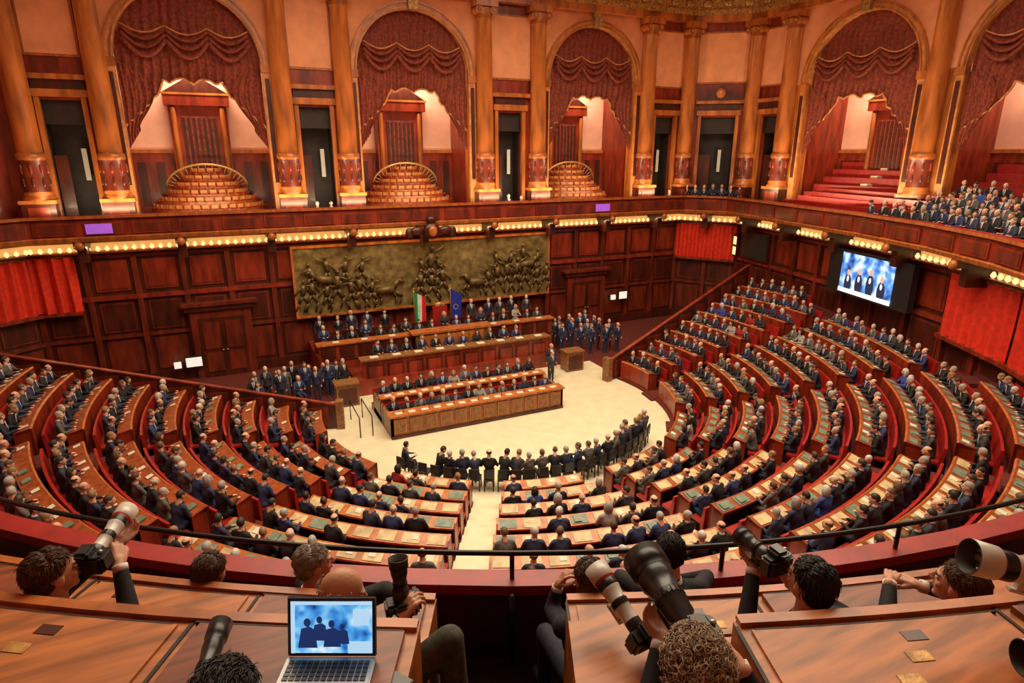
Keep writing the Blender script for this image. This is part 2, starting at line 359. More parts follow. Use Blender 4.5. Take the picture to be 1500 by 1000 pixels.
def drape(M,c,r,zs,name):
    b=MB(M)
    def fn(u,v):
        x=(-1+2*u)*r*.995; ax=abs(x)/r; zt=zs+math.sqrt(max(0,r*r-x*x))
        if ax<.42: zb=zs-.95+.22*abs(math.sin(x*3.2))
        else:
            t=(ax-.42)/.58; zb=zs-.9-1.9*t**.7+.05*math.sin(t*30)
        z=zt+(zb-zt)*v
        y=.33+.08*math.sin(x*17+1.5*math.sin(z*2))*(.3+.7*v)-.16*math.sin(v*math.pi)*abs(math.cos((x/r)*4.5))
        return (c+x,y,z)
    b.sheet(fn,110,16,DRAPE)
    b.tube([(lambda p:(p[0],p[1]-.05,p[2]))(fn(i/70,1)) for i in range(71)],.05,W_TAN,5)
    for k in range(3): # swags of the pelmet
        for q in range(3):
            xa=-1+2*k/3; xb=xa+2/3
            b.tube([(c+(xa+(xb-xa)*i/12)*r*.86,.02-.05*q,zs+1.25-.22*q-(.45+.12*q)*math.sin(math.pi*i/12)) for i in range(13)],.09,DRAPE,6)
    b.tube([(c+(-1+2*i/48)*r*.86,.02,zs+1.4-.32*abs(math.sin(i/48*math.pi*3))) for i in range(49)],.04,W_TAN,5)
    # tied-back side curtains, wide in the middle, hanging below the spring
    for s in(-1,1):
        b.sheet(lambda u,v,s=s:(c+s*(r-.03-u*(.55+.75*math.sin(math.pi*min(1,v*.95+.12))**1.2)),.22+.07*math.sin(u*30),zs-.2-3.6*v*(1-.22*u)),24,14,DRAPE)
    b.obj(name)
def door_bay(wall,M,a,b_,lower=8.0,ped=False):
    wall.M=M; c=(a+b_)/2; h=(b_-a)/2; dw=min(.85,h-.35) if not ped else 1.15
    wall.box(a,c-dw,0,.5,ZG-.3,ZT,W_RED); wall.box(c+dw,b_,0,.5,ZG-.3,ZT,W_RED)
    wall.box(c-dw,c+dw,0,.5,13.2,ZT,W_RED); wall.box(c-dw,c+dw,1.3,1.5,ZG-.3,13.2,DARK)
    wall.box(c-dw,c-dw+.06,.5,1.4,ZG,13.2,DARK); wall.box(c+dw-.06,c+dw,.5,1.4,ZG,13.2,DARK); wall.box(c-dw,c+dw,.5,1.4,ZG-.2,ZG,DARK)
    for s in(-1,1): wall.box(c+s*dw-.1,c+s*dw+.1,-.12,.1,ZG,13.3,W_COL)
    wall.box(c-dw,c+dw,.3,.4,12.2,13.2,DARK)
    wall.box(c-dw-.2,c+dw+.2,-.22,.1,13.3,13.6,W_COL); wall.box(c-dw-.1,c+dw+.1,-.14,.1,13.6,14.0,W_DK); wall.box(c-dw-.3,c+dw+.3,-.32,.1,14.0,14.2,W_COL)
    wall.box(c-dw+.1,c-.25,.55,.62,ZG,10.9,W_DK); wall.box(c+.25,c+.45,.9,.93,9.8,11.2,WHTP)
    if ped:
        wall.add([(c-1.35,-.4,14.2),(c+1.35,-.4,14.2),(c,-.4,15.0),(c-1.35,0,14.2),(c+1.35,0,14.2),(c,0,15.0)],[(0,1,2),(0,2,5,3),(1,2,5,4)],W_DK)
        wall.ball((c,-.5,14.6),(.3,.12,.3),W_COL)
    t=14.9 if not ped else 15.2
    wall.box(a+.45,b_-.45,-.06,0,t,18.2,W_OR); wall.box(a+.55,b_-.55,-.08,-.02,t+.1,18.1,SALM)
def column(M,c,name='column'):
    b=MB(M@Matrix.Translation((c,-.32,0)))
    b.box(-.62,.62,-.5,.3,ZG,8.9,W_DK); b.box(-.68,.68,-.56,.3,8.9,9.05,W_COL); b.box(-.68,.68,-.56,.3,ZG,7.9,W_COL)
    b.box(-.4,.4,-.53,-.45,8.1,8.75,W_RED)
    b.lathe([(.6,9.05),(.6,9.15),(.52,9.2),(.56,9.3),(.5,9.4),(.5,10.7),(.55,10.75),(.55,10.95),(.48,11.0)],[W_COL]*4+[W_WALL]+[W_COL]*3,22)
    for k in range(8):
        a=math.pi*2*k/8; b.ball((.5*math.cos(a),.5*math.sin(a),10.35),(.07,.07,.22),W_RED,None,6,5)
        b.ball((.5*math.cos(a),.5*math.sin(a),9.8),(.06,.06,.2),W_DK,None,6,5)
    b.lathe([(.47,11.0),(.465,13),(.42,17.3+E),(.46,17.35+E),(.46,17.42+E),(.42,17.45+E),(.5,17.75+E),(.5,17.9+E)],[W_COL]*2+[W_OR]*5,22)
    for s in(-1,1):
        b.lathe([(.2,-.5),(.2,.45)],W_OR,14,Matrix.Translation((s*.42,0,17.78+E))@Matrix.Rotation(rad(90),4,'X')); b.ball((s*.42,-.5,17.78+E),(.09,.04,.09),GOLD,None,8,5)
    b.box(-.62,.62,-.55,.3,17.95+E,18.3+E,W_COL)
    b.obj(name)

def lower_wall(wb,M,s0,s1,skip=()):
    wb.M=M
    wb.box(s0,s1,0,.3,-.1,7.4,W_DK); wb.box(s0,s1,-.12,0,0,.5,W_DK); wb.box(s0,s1,-.1,0,2.45,2.6,W_WALL); wb.box(s0,s1,-.18,0,4.35,4.55,W_RED); wb.box(s0,s1,-.14,0,6.35,6.5,W_RED)
    n=max(1,round((s1-s0)/2.0)); w=(s1-s0)/n
    for i in range(n):
        a=s0+i*w;b_=a+w
        wb.box(a-.12,a+.12,-.16,0,.5,6.4,W_WALL)
        wb.box(a+.3,b_-.3,-.05,0,4.75,6.2,W_RED); wb.box(a+.42,b_-.42,-.08,-.02,4.87,6.08,W_RED)
        wb.box(a+.3,b_-.3,-.05,0,.7,2.3,W_WALL); wb.box(a+.3,b_-.3,-.05,0,2.75,4.2,W_WALL); wb.box(a+.4,b_-.4,-.07,-.045,2.85,4.1,W_DK)
    wb.box(s0,s1,-.5,0,6.62,6.7,W_RED); wb.box(s0,s1,-.02,0,6.7,7.05,COVE); wb.box(s0,s1,-.02,0,7.05,7.3,W_TAN)
    k=int((s1-s0)/.36)
    for i in range(k):
        s=s0+(i+.5)*(s1-s0)/k; wb.lathe([(.02,6.7),(.08,6.74),(.1,6.8),(.04,6.93)],LAMP,8,Matrix.Translation((s,-.3,0)))
# --- back wall
AX=10.2
BARC=(-.3,AX,AX+11)
w=MB()
for c in BARC: arch_bay(w,MBK,c,3.7 if c>-.2 else 3.75,3.0,15.0)
for a,b_ in((-7.0,-4.05),(3.45,6.5),(AX+3.7,AX+7.3),(AX+14.7,AX+18.1)): door_bay(w,MBK,a,b_)
w.box(-7.95,-7.0,0,.5,7.3,ZT,W_RED)
lower_wall(w,MBK,-7.9,28.3)
w.obj('wall_back')
for c in(-6.95,-4.0,3.5,6.45,AX+3.85,AX+7.15,AX+14.75,AX+17.9): column(MBK,c)
for c in BARC:
    b,D,_=recess(MBK,c,3.0,15.0); fan(b,c,D); b.obj('gallery_alcove'); drape(MBK,c,3.0,15.0,'arch_curtain')
CL=math.hypot(3.2,2.5)
w=MB(); door_bay(w,MCH,0,CL,ped=True); w.obj('wall_corner_right')
w=MB(); door_bay(w,MCL,0,CL,ped=True); lower_wall(w,MCL,0,CL); w.obj('wall_corner_left')
# --- right wall  s=-y
w=MB()
RA=[(-24.25,3.25),(-15.6,3.25),(-6.9,3.25)]
for c,r in RA: arch_bay(w,MRT,c,4.35 if c>-24 else 4.0,r,14.75)
door_bay(w,MRT,-31.5,-28.3)
w.obj('wall_right')
w=MB()
for i in range(3,9):
    M,L=segM(i); lower_wall(w,M,0,L)
w.obj('wall_right_lower')
for s in(-31.3,-28.55,-19.95,-11.25): column(MRT,s)
def tiers(b,c,half,D,mat_):
    for k in range(5): b.box(c-half,c+half,.2+.75*k,D,ZG,8.35+.42*k,W_DK); b.box(c-half,c+half,.55+.75*k,.72+.75*k,8.35+.42*k,8.8+.42*k,mat_)
gal=empty('gallery_spectators')
for i,(c,r) in enumerate(RA):
    b,D,_=recess(MRT,c,r,14.75); tiers(b,c,3.0,3.6,REDL); 
    if i==0:
        b.M=MRT
        for k in range(5): b.box(c-.15,c+.25,.1+.75*k,.9+.75*k,8.3+.42*k,8.5+.42*k,CREAM)
    b.obj('gallery_alcove'); drape(MRT,c,r,14.75,'arch_curtain')
    if i>0:
        for k in range(2):
            for j in range(10):
                if random.random()<.7:
                    p=MRT@Vector((c-2.75+j*.61,.0+.75*k,0)); put(gal,p.x,p.y,7.93+.42*k,rad(90),name='spectator')
# balcony tiers on the bowed right side
TP=PATH[5:]
w=MB()
for k in range(4):
    psweep(w,TP,[(.35-.8*k,7.6),(.35-.8*k,7.62+.2*k),(-.45-.8*k,7.62+.2*k),(-.45-.8*k,7.6)],W_DK)
    psweep(w,TP,[(-.32-.8*k,7.6),(-.32-.8*k,8.45+.2*k),(-.42-.8*k,8.45+.2*k),(-.42-.8*k,7.6)],REDL)
w.obj('balcony_tiers')
for k in range(-1,4):
    for j,T in enumerate(along(TP[1:],.1-.8*k,.62)):
        p=T.translation
        if p.x<31.2 and random.random()<.85 and p.y<18.6-.5*k: put(gal,p.x,p.y,7.62+.2*max(k,0),T.to_euler().z+math.pi,name='spectator')
for x in(4.6,5.3,15.3,16.1,26.8): put(gal,x,33.3,7.3,rad(180),name='spectator')
for j in range(7): p=MCH@Vector((.4+j*.55,-.6,0)); put(gal,p.x,p.y,7.62,rad(142),name='spectator')
# --- left/front walls, ceiling, floor
w=MB(); w.box(-11.4,-11.1,-6,31.5,-.1,7.3,W_RED); w.box(-11.4,-11.1,-6,31.5,7.3,ZT,SALM); w.obj('wall_left')
w=MB(); w.box(-11.4,31.8,-6.3,-6,-.1,7.3,W_RED); w.box(-11.4,31.8,-6.3,-6,7.3,ZT,SALM); w.obj('wall_front')
w=MB(); w.box(31.5,31.8,-6,3,-.1,7.3,W_RED); w.box(31.5,31.8,-6,3,7.3,ZT,SALM); w.obj('wall_right_end')
w=MB(); w.box(-11.4,31.8,-6.3,34.3,21.6,21.9,mat('ceiling_plaster',(.75,.6,.42),.8))
for i in range(9): w.box(-9+i*4.9,-8.8+i*4.9,-6,34,21.3,21.6,W_OR)
w.obj('ceiling')
w=MB(); w.box(-11.3,31.7,-6.2,34.2,-.2,0,CARP); w.obj('floor')
w=MB(); w.lathe([(.01,.02),(7.35,.02),(7.35,0)],CREAM,64,Matrix.Translation((CX,CY,0)),False); w.box(2.6,17.6,22.5,27.6,0,.03,CREAM); w.obj('floor_rug_cream')
# --- entablature
w=MB(); FP=[(-11.1,-6),(-11.1,31.5),(-7.9,34),(28.3,34),(31.5,31.5),(31.5,-6)]
psweep(w,FP,[(q,z+E) for q,z in[(0,18.3),(.5,18.3),(.5,18.65),(.58,18.65),(.58,18.95),(.5,18.95),(.5,19.6),(.75,19.75),(.75,19.95),(1.2,20.05),(1.2,20.35),(1.35,20.5),(1.35,20.7),(0,20.7)]],
       [W_COL,W_COL,W_COL,GOLD,GOLD,GOLD,W_DK,GOLD,W_COL,W_COL,GOLD,GOLD,W_COL,W_COL])
for T in along(FP[1:],.8,.42): w.box(-.12,.12,-.2,.2,19.75+E,20.02+E,GOLD,T)
for T in along(FP[1:],.55,1.1): w.ball((0,0,19.28+E),(.3,.08,.2),GOLD,T,8,5); w.box(-.05,.05,-.05,.05,19.05+E,19.5+E,W_OR,T)
w.box(-11.4,31.8,34,34.3,ZT,21.6,W_COL); w.box(31.5,31.8,-6,34,ZT,21.6,W_COL); w.box(-11.4,-11.1,-6,34,ZT,21.6,W_COL)
w.obj('trim_entablature')
# --- balcony
w=MB()
psweep(w,PATH,[(0,7.3),(1.5,7.3),(1.55,7.45),(1.5,7.5),(1.5,8.2),(1.65,8.28),(1.65,8.4),(1.2,8.4),(1.2,8.28),(1.3,8.2),(1.3,7.6),(0,7.6)],
       [W_DK,W_OR,W_OR,W_RED,W_RED,W_OR,REDL,W_DK,W_DK,W_DK,CARPD,W_DK])
for i in range(3,len(PATH)-1):
    (xa,ya),(xb,yb)=PATH[i],PATH[i+1]
    w.add([(xa,ya,7.3),(xb,yb,7.3),(31.6,yb,7.3),(31.6,ya,7.3),(xa,ya,7.6),(xb,yb,7.6),(31.6,yb,7.6),(31.6,ya,7.6)],[(0,1,2,3),(4,5,6,7)],[W_DK,CARPD])
for T in along(PATH,1.53,1.8): w.box(-.75,.75,-.03,.03,7.58,8.12,W_RED,T); w.box(-.66,.66,-.05,.05,7.66,8.04,W_WALL,T)
for T in along(PATH,.75,3.65): 
    w.box(-.22,.22,-.75,.75,7.0,7.32,W_DK,T); w.box(-.18,.18,-.35,.75,6.3,7.0,W_DK,T); w.ball((0,-.78,7.1),(.2,.15,.2),W_OR,T)
for x,y in((-4.8,32.44),(21.2,32.44)): w.box(x-.5,x+.5,y-.03,y+.05,7.62,8.05,PURP)
w.obj('gallery_balcony')
# --- bronze relief
w=MB(); x0,x1,z0,z1=3.2,18.0,2.75,6.3
w.box(x0,x1,33.55,33.9,z0,z1,BRONZE)
for a in(x0-.12,x1): w.box(a,a+.12,33.4,33.9,z0-.12,z1+.12,W_COL)
w.box(x0,x1,33.4,33.9,z0-.12,z0,W_COL); w.box(x0,x1,33.4,33.9,z1,z1+.12,W_COL)
w.sheet(lambda u,v:(x0+(x1-x0)*u,33.5-.12*noise.noise(Vector((u*7,v*2,3)))-.06*noise.noise(Vector((u*22,v*7,1))),z0+(z1-z0)*v),150,36,BRONZE)
def relfig(x,z,h,s):
    y=33.42
    def cap(a,ra,b,rb): w.tube([a,((a[0]+b[0])/2,(a[1]+b[1])/2-.02,(a[2]+b[2])/2),b],ra,BRONZD,8,None,rb)
    w.ball((x+s*.05*h,y-.08,z+h*.93),h*.055,BRONZD,None,8,6)
    cap((x,y-.02,z+h*.5),.07*h,(x+s*.03*h,y-.05,z+h*.82),.085*h)
    cap((x,y,z+h*.5),.06*h,(x+s*.16*h,y-.05,z+h*.26),.045*h); cap((x+s*.16*h,y-.05,z+h*.26),.04*h,(x+s*.08*h,y,z),.03*h)
    cap((x,y,z+h*.5),.06*h,(x-s*.13*h,y,z+h*.25),.045*h); cap((x-s*.13*h,y,z+h*.25),.04*h,(x-s*.24*h,y,z+.02),.03*h)
    cap((x+s*.04*h,y-.06,z+h*.8),.035*h,(x+s*.32*h,y-.1,z+h*(.6+random.random()*.45)),.025*h); cap((x,y,z+h*.8),.035*h,(x-s*.24*h,y-.05,z+h*.5),.025*h)
def relhorse(x,z,h,s):
    y=33.4
    def cap(a,ra,b,rb): w.tube([a,((a[0]+b[0])/2,(a[1]+b[1])/2-.03,(a[2]+b[2])/2),b],ra,BRONZD,8,None,rb)
    cap((x-s*.4*h,y,z+.6*h),.17*h,(x+s*.3*h,y-.05,z+.68*h),.19*h); cap((x+s*.3*h,y,z+.7*h),.14*h,(x+s*.55*h,y-.06,z+1.05*h),.08*h); cap((x+s*.52*h,y-.06,z+1.05*h),.08*h,(x+s*.78*h,y-.06,z+.9*h),.045*h)
    for dx,k in((-.45,-.1),(-.32,.1),(.25,.2),(.38,.32)):
        cap((x+s*dx*h,y,z+.55*h),.08*h,(x+s*(dx+k)*h,y,z+.3*h),.045*h); cap((x+s*(dx+k)*h,y,z+.3*h),.04*h,(x+s*(dx+k*.6)*h,y,z),.03*h)
    cap((x-s*.5*h,y,z+.7*h),.05*h,(x-s*.72*h,y,z+.35*h),.03*h)
for cl,n,sp in((5.3,7,1.9),(10.5,3,.7),(15.9,7,1.9)):
    for i in range(n): relfig(cl-sp+2*sp*i/(n-1)+random.uniform(-.1,.1),z0+random.uniform(.05,.3),random.uniform(1.7,2.1),random.choice((-1,1)))
    for i in range(n-3 if n>3 else 2): relfig(cl-sp*.7+1.4*sp*i/max(1,(n-4)),z0+random.uniform(1.1,1.4),random.uniform(1.5,1.8),random.choice((-1,1)))
relhorse(7.9,z0+.2,1.3,1); relhorse(13.2,z0+.2,1.3,-1); relhorse(4.6,z0+1.1,1.2,-1); relhorse(16.6,z0+1.1,1.2,1)
relfig(10.5,z0+.9,2.4,1)
w.obj('bronze_relief')
w=MB(); w.ball((10.3,32.3,7.0),(.5,.2,.45),W_DK); w.ball((10.3,32.1,7.0),(.25,.12,.3),W_COL)
for s in(-1,1): w.ball((10.3+s*.8,32.35,7.0),(.4,.15,.25),W_DK); w.ball((10.3+s*1.2,32.4,6.9),(.25,.12,.3),W_DK); 
w.ball((10.3,32.3,7.6),(.3,.15,.2),W_DK); w.obj('carved_crest')
# --- lower doors
for x in(-.5,21.0):
    w=MB(MBK@Matrix.Translation((x,0,0)))
    w.box(-1.4,1.4,-.35,0,0,3.5,W_WALL); w.box(-1.05,1.05,-.4,-.3,0,3.1,W_DK); w.box(-1.6,1.6,-.5,0,3.5,3.75,W_DK); w.box(-1.75,1.75,-.6,0,3.75,3.9,W_WALL)
    for s in(-1,1):
        for a,b_ in((.3,1.3),(1.5,2.9)): w.box(s*.52-.38,s*.52+.38,-.44,-.38,a,b_,W_WALL)
        w.ball((s*.1,-.45,1.4),.05,GOLDR)
    w.obj('door')
for x,z,ww in((-2.0,.75,.36),(23.7,1.75,.30)): 
    w=MB(); w.box(x-ww-.05,x+ww+.05,33.4,33.55,z-.05,z+.52,BLKP); w.box(x-ww,x+ww,33.37,33.41,z,z+.47,WSCR); w.box(x-.05,x+.05,33.5,34,z+.2,z+.3,BLKP)
    w.box(x-.9,x-.58,33.37,33.5,z,z+.3,WSCR); w.box(x-.85,x-.78,33.45,34,z+.1,z+.2,BLKP); w.box(x-.7,x-.35,33.46,33.52,z+.2,z+.26,BLKP); w.obj('wall_monitor')
# --- curtains of the lower tribunes
def curtain(w,M,a,b_,z0,z1):
    w.M=M; n=int((b_-a)*26)
    w.sheet(lambda u,v:(a+(b_-a)*u,-.32+.12*math.sin(u*(b_-a)*12)+.03*math.sin(u*50+v*3),z0+(z1-z0)*v),n,4,REDC)
    w.tube([(a,-.32,z1+.04),(b_,-.32,z1+.04)],.05,GOLDR); w.box(a,b_,-.5,0,z0-.15,z0,W_RED)
M3,L3=segM(3)
w=MB(); curtain(w,M3,0.05,L3-.1,4.3,6.5); w.obj('red_curtain')
w=MB(); curtain(w,MCL,0.1,CL-.05,4.0,6.5); curtain(w,MBK,-7.9,-6.2,4.0,6.5); w.obj('red_curtain')
w=MB()
for i,(sa,sb) in((7,(.1,4.1)),(8,(0,5.8))):
    M,L=segM(i); curtain(w,M,sa,min(sb,L),4.0,6.5)
w.obj('red_curtain')
# --- big screen & board on right wall
SCR=screenmat('broadcast_picture',[(.01,.03,.12),(.05,.16,.5),(.12,.35,.85),(.55,.7,.95),(.9,.92,.95)],2.2,1.3)
PW=mat('picture_white',(.9,.9,.9),.5,emit=1.3,ecol=(.85,.9,1)); PD=mat('picture_dark',(.02,.03,.08),.5,emit=.12,ecol=(.1,.15,.4)); PS=mat('picture_skin',(.6,.35,.25),.5,emit=.7,ecol=(.8,.45,.35))
a_=Vector((28.50,21.3)); b_=Vector((26.77,15.47)); d_=b_-a_
MS=Matrix.Translation((a_.x,a_.y,0))@Matrix.Rotation(math.atan2(d_.y,d_.x),4,'Z')
w=MB(MS); w.box(0,5.5,-.75,-.45,4.4,6.5,BLKP); w.box(1.0,4.5,-.77,-.74,4.5,6.4,SCR)
for x,h in((1.6,.9),(2.35,1.05),(3.1,1.15),(3.85,.95)):
    w.ball((x,-.775,4.55+h*.45),(.26,.012,.5*h),PD,None,10,7); w.ball((x,-.785,4.6+h*.98),(.12,.01,.15),PS); w.ball((x,-.79,4.6+h*.65),(.07,.008,.14),PW)
w.box(1.0,4.5,-.8,-.77,4.5,4.7,PW)
for x in(1.2,4.6): w.box(x,x+.1,-.5,.2,5.0,5.2,BLACK)
w.obj('video_wall_screen')
M4,L4=segM(4)
w=MB(M4); w.box(.75,3.5,-.3,0,4.6,6.3,W_DK); w.box(.85,3.4,-.33,-.28,4.7,6.2,mat('voting_board',(.03,.035,.03),.3)); w.obj('voting_board')
w=MB(M4); w.box(.1,.5,-.45,0,4.6,6.0,W_DK); w.box(.15,.45,-.47,-.44,4.7,5.2,LAMP); w.box(.15,.45,-.47,-.44,5.35,5.85,LAMP); w.obj('lit_sign')

# ------------------------------------------------------------ hemicycle
A_HI,A_LO=12,-192
bounds=[12,-9,-36,-63,-90,-117,-144,-171,-192]
NR=11; R0=7.45; DR=1.22; RZ=.33
def rz(i): return .12+RZ*i
def rwall(a):
    d=Vector((math.cos(a),math.sin(a))); t=30
    P=[Vector(p) for p in PATH]+[Vector((15,-1)),Vector((2,-1)),Vector((-11.1,4))]
    for i in range(len(P)-1):
        A=P[i]-Vector((CX,CY)); e=P[i+1]-P[i]; den=d.x*e.y-d.y*e.x
        if abs(den)<1e-6: continue
        tt=(A.x*e.y-A.y*e.x)/den; uu=(A.x*d.y-A.y*d.x)/den
        if tt>0 and -.001<=uu<=1.001: t=min(t,tt)
    return t
w=MB()
for i in range(NR):
    ra=R0+DR*i-.12; rb=ra+DR
    w.arc(CX,CY,rad(A_LO),rad(A_HI),[(ra,0),(ra,rz(i)),(rb,rz(i)),(rb,0)],[CARP,CARP,CARP,CARP],90)
ra=R0+DR*NR-.12; n=90; vs=[]
for j in range(n+1):
    a=rad(A_LO+(A_HI-A_LO)*j/n); c,s=math.cos(a),math.sin(a); ro=max(ra+.01,rwall(a)-.05)
    vs+=[(CX+ra*c,CY+ra*s,0),(CX+ra*c,CY+ra*s,rz(NR)),(CX+ro*c,CY+ro*s,rz(NR))]
w.add(vs,[f for j in range(n) for f in((3*j,3*j+1,3*j+4,3*j+3),(3*j+1,3*j+2,3*j+5,3*j+4))],CARP)
for b_ in bounds[1:-1]:
    m=CREAM if b_ in(-90,-117) else CARP
    T=Matrix.Translation((CX,CY,0))@Matrix.Rotation(rad(b_),4,'Z')
    for i in range(NR):
        ra=R0+DR*i-.12
        w.box(ra-.01,ra+DR,-.48,.48,rz(i),rz(i)+.012,m,T); w.box(ra+DR*.5,ra+DR,-.48,.48,rz(i),rz(i)+RZ/2,m,T)
    w.box(R0-.35,R0-.1,-.48,.48,0,.1,m,T)
w.obj('tiered_floor')
desks=MB(); seats=MB(); papers=MB()
dep=empty('seated_deputies',(CX,CY,0))
for si in range(8):
    hi,lo=bounds[si],bounds[si+1]
    for i in range(NR):
        r=R0+DR*i; z=rz(i); g=.50
        a1=rad(hi)-(g/r if si>0 else .1/r); a0=rad(lo)+(g/r if si<7 else .1/r)
        ok=[a0+(a1-a0)*k/60 for k in range(61) if rwall(a0+(a1-a0)*k/60)>r+1.5]
        if len(ok)<8: continue
        a0,a1=min(ok),max(ok)
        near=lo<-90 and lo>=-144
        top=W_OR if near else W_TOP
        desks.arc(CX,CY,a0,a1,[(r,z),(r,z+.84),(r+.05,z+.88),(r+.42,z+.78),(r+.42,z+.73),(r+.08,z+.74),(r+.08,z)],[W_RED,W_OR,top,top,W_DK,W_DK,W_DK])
        desks.arc(CX,CY,a0,a0+.05/r,[(r,z),(r,z+.86),(r+.46,z+.8),(r+.46,z)],W_RED,1); desks.arc(CX,CY,a1-.05/r,a1,[(r,z),(r,z+.86),(r+.46,z+.8),(r+.46,z)],W_RED,1)
        seats.arc(CX,CY,a0,a1,[(r+.56,z+.38),(r+.56,z+.46),(r+.9,z+.45),(r+.98,z+.92),(r+1.05,z+.92),(r+1.0,z+.0),(r+.93,z),(r+.9,z+.38)],[REDL,REDL,REDL,REDL,REDL,W_DK,REDL,REDL])
        L=(a1-a0)*(r+.7); n=int(L/.575)
        for k in range(n):
            a=a0+(a1-a0)*(k+.5)/n
            T=Matrix.Translation((CX,CY,0))@Matrix.Rotation(a,4,'Z')
            S=T@Matrix.Translation((r+.05,0,z+.885))@Matrix.Rotation(rad(15),4,'Y')
            q=random.random()
            if near or lo==-90: papers.box(.05,.34,-.22,.22,0,.008,PADC if q<.75 else PADG,S)
            elif lo in(-63,-36): papers.box(.06,.3,-.19,.19,0,.008,PADG,S)
            if q<.3: 
                o=random.uniform(-.1,.1); papers.box(.06,.24,o-.08,o+.08,.008,.02,PAPER,S)
            elif q>.85: papers.box(.1,.3,-.15,.05,.008,.04,PADG,S)
            if random.random()<(.35 if near and i<7 else (.15 if lo==-90 else .03)): continue
            rr=r+.70
            put(dep,CX+rr*math.cos(a),CY+rr*math.sin(a),z,a+math.pi/2+random.uniform(-.2,.2),name='deputy')
desks.obj('curved_bench_desks'); seats.obj('curved_bench_seats'); papers.obj('desk_papers')
for ang,nm in((A_HI+1.2,'right'),(A_LO-1.2,'left')):
    w=MB(Matrix.Translation((CX,CY,0))@Matrix.Rotation(rad(ang),4,'Z'))
    ra,rb=6.9,(18.6 if nm=='right' else 20.8); za,zb=1.05,rz(NR)+.85
    for y0,y1,dz,m in((-.07,.07,0,W_DK),(-.09,.09,.06,W_RED)):
        lo0,lo1=(0,0) if dz==0 else (za,zb)
        w.add([(ra,y0,lo0),(rb,y0,lo1),(rb,y1,lo1),(ra,y1,lo0),(ra,y0,za+dz),(rb,y0,zb+dz),(rb,y1,zb+dz),(ra,y1,za+dz)],[(0,3,2,1),(4,5,6,7),(0,1,5,4),(1,2,6,5),(2,3,7,6),(3,0,4,7)],m)
    for k in range(9 if nm=='right' else 11):
        r_=ra+.3+k*1.25; zz=za+(zb-za)*(r_-ra)/(rb-ra)
        for s in(-1,1): w.box(r_,r_+1.0,s*.09-.02,s*.09+.02,max(.15,zz-.95),zz-.1,W_WALL)
    w.box(ra-.3,ra,-.2,.2,0,1.25,W_BR)
    w.obj('bench_barrier')
# clerks in the well
clerks=empty('clerks_in_well',(CX,CY,0)); ch=MB()
for k in range(24):
    a=rad(-146+k*4.1); rr=6.35
    T=Matrix.Translation((CX,CY,0))@Matrix.Rotation(a,4,'Z')
    ch.box(rr-.22,rr+.2,-.17,.17,.42,.47,BLKP,T); ch.box(rr+.19,rr+.24,-.16,.16,.55,.86,BLKP,T)
    for sx in(-.17,.17):
        for sy in(-.15,.15): ch.box(rr+sx-.02,rr+sx+.02,sy-.02,sy+.02,.03,.44,BLACK,T)
    for sy in(-.13,.13): ch.box(rr+.2,rr+.23,sy-.015,sy+.015,.44,.6,BLACK,T)
    if random.random()<.93: put(clerks,CX+rr*math.cos(a),CY+rr*math.sin(a),.03,a+math.pi/2+random.uniform(-.7,.7),lib=CROWD[:4]+CROWD[5:6],name='clerk')
ch.obj('well_chairs')

# ------------------------------------------------------------ government bench
w=MB()
gx0,gx1=5.2,13.0
w.box(gx0,gx1,22.5,22.62,.03,.95,W_BR); w.box(gx0-.06,gx1+.06,22.42,23.05,.95,1.02,W_OR); w.box(gx0,gx1,22.45,22.5,.03,.15,W_DK)
for k in range(12):
    a=gx0+.12+k*(gx1-gx0-.1)/12; w.box(a,a+.5,22.46,22.5,.25,.85,W_OR); w.box(a+.06,a+.44,22.44,22.48,.31,.79,W_BR)
w.box(gx0,gx0+.1,22.5,25.6,.03,.95,W_BR); w.box(gx1-.1,gx1,22.5,25.6,.03,.95,W_BR)
w.box(gx0,gx1,24.15,26.1,.03,.3,W_BR); w.box(gx0,gx1,24.2,24.3,.3,1.1,W_RED); w.box(gx0,gx1,24.15,24.7,1.1,1.16,W_OR)
w.box(gx0,gx1,25.55,25.65,.3,1.15,REDL); w.box(gx0+.1,gx1-.1,25.15,25.5,.7,.76,REDL); w.box(gx0+.1,gx1-.1,23.45,23.8,.42,.48,REDL); w.box(gx0,gx1,23.85,23.93,.03,.98,REDL)
for k in range(14):
    x=gx0+.38+k*.54
    w.box(x-.14,x+.14,22.6,22.8,1.02,1.035,PAPER); w.box(x-.14,x+.14,24.3,24.5,1.16,1.175,PAPER)
    if k%2==0: w.tube([(x+.2,22.7,1.02),(x+.2,22.72,1.2),(x+.2,22.85,1.32)],.012,BLACK,5)
w.obj('government_bench')
gov=empty('government_members',(0,0,0))
for k in range(14):
    x=gx0+.38+k*.54
    put(gov,x,23.52,.03,math.pi+random.uniform(-.4,.4),lib=CROWD[:5],name='minister'); put(gov,x,25.25,.25,math.pi+random.uniform(-.4,.4),lib=CROWD[:5],name='minister')
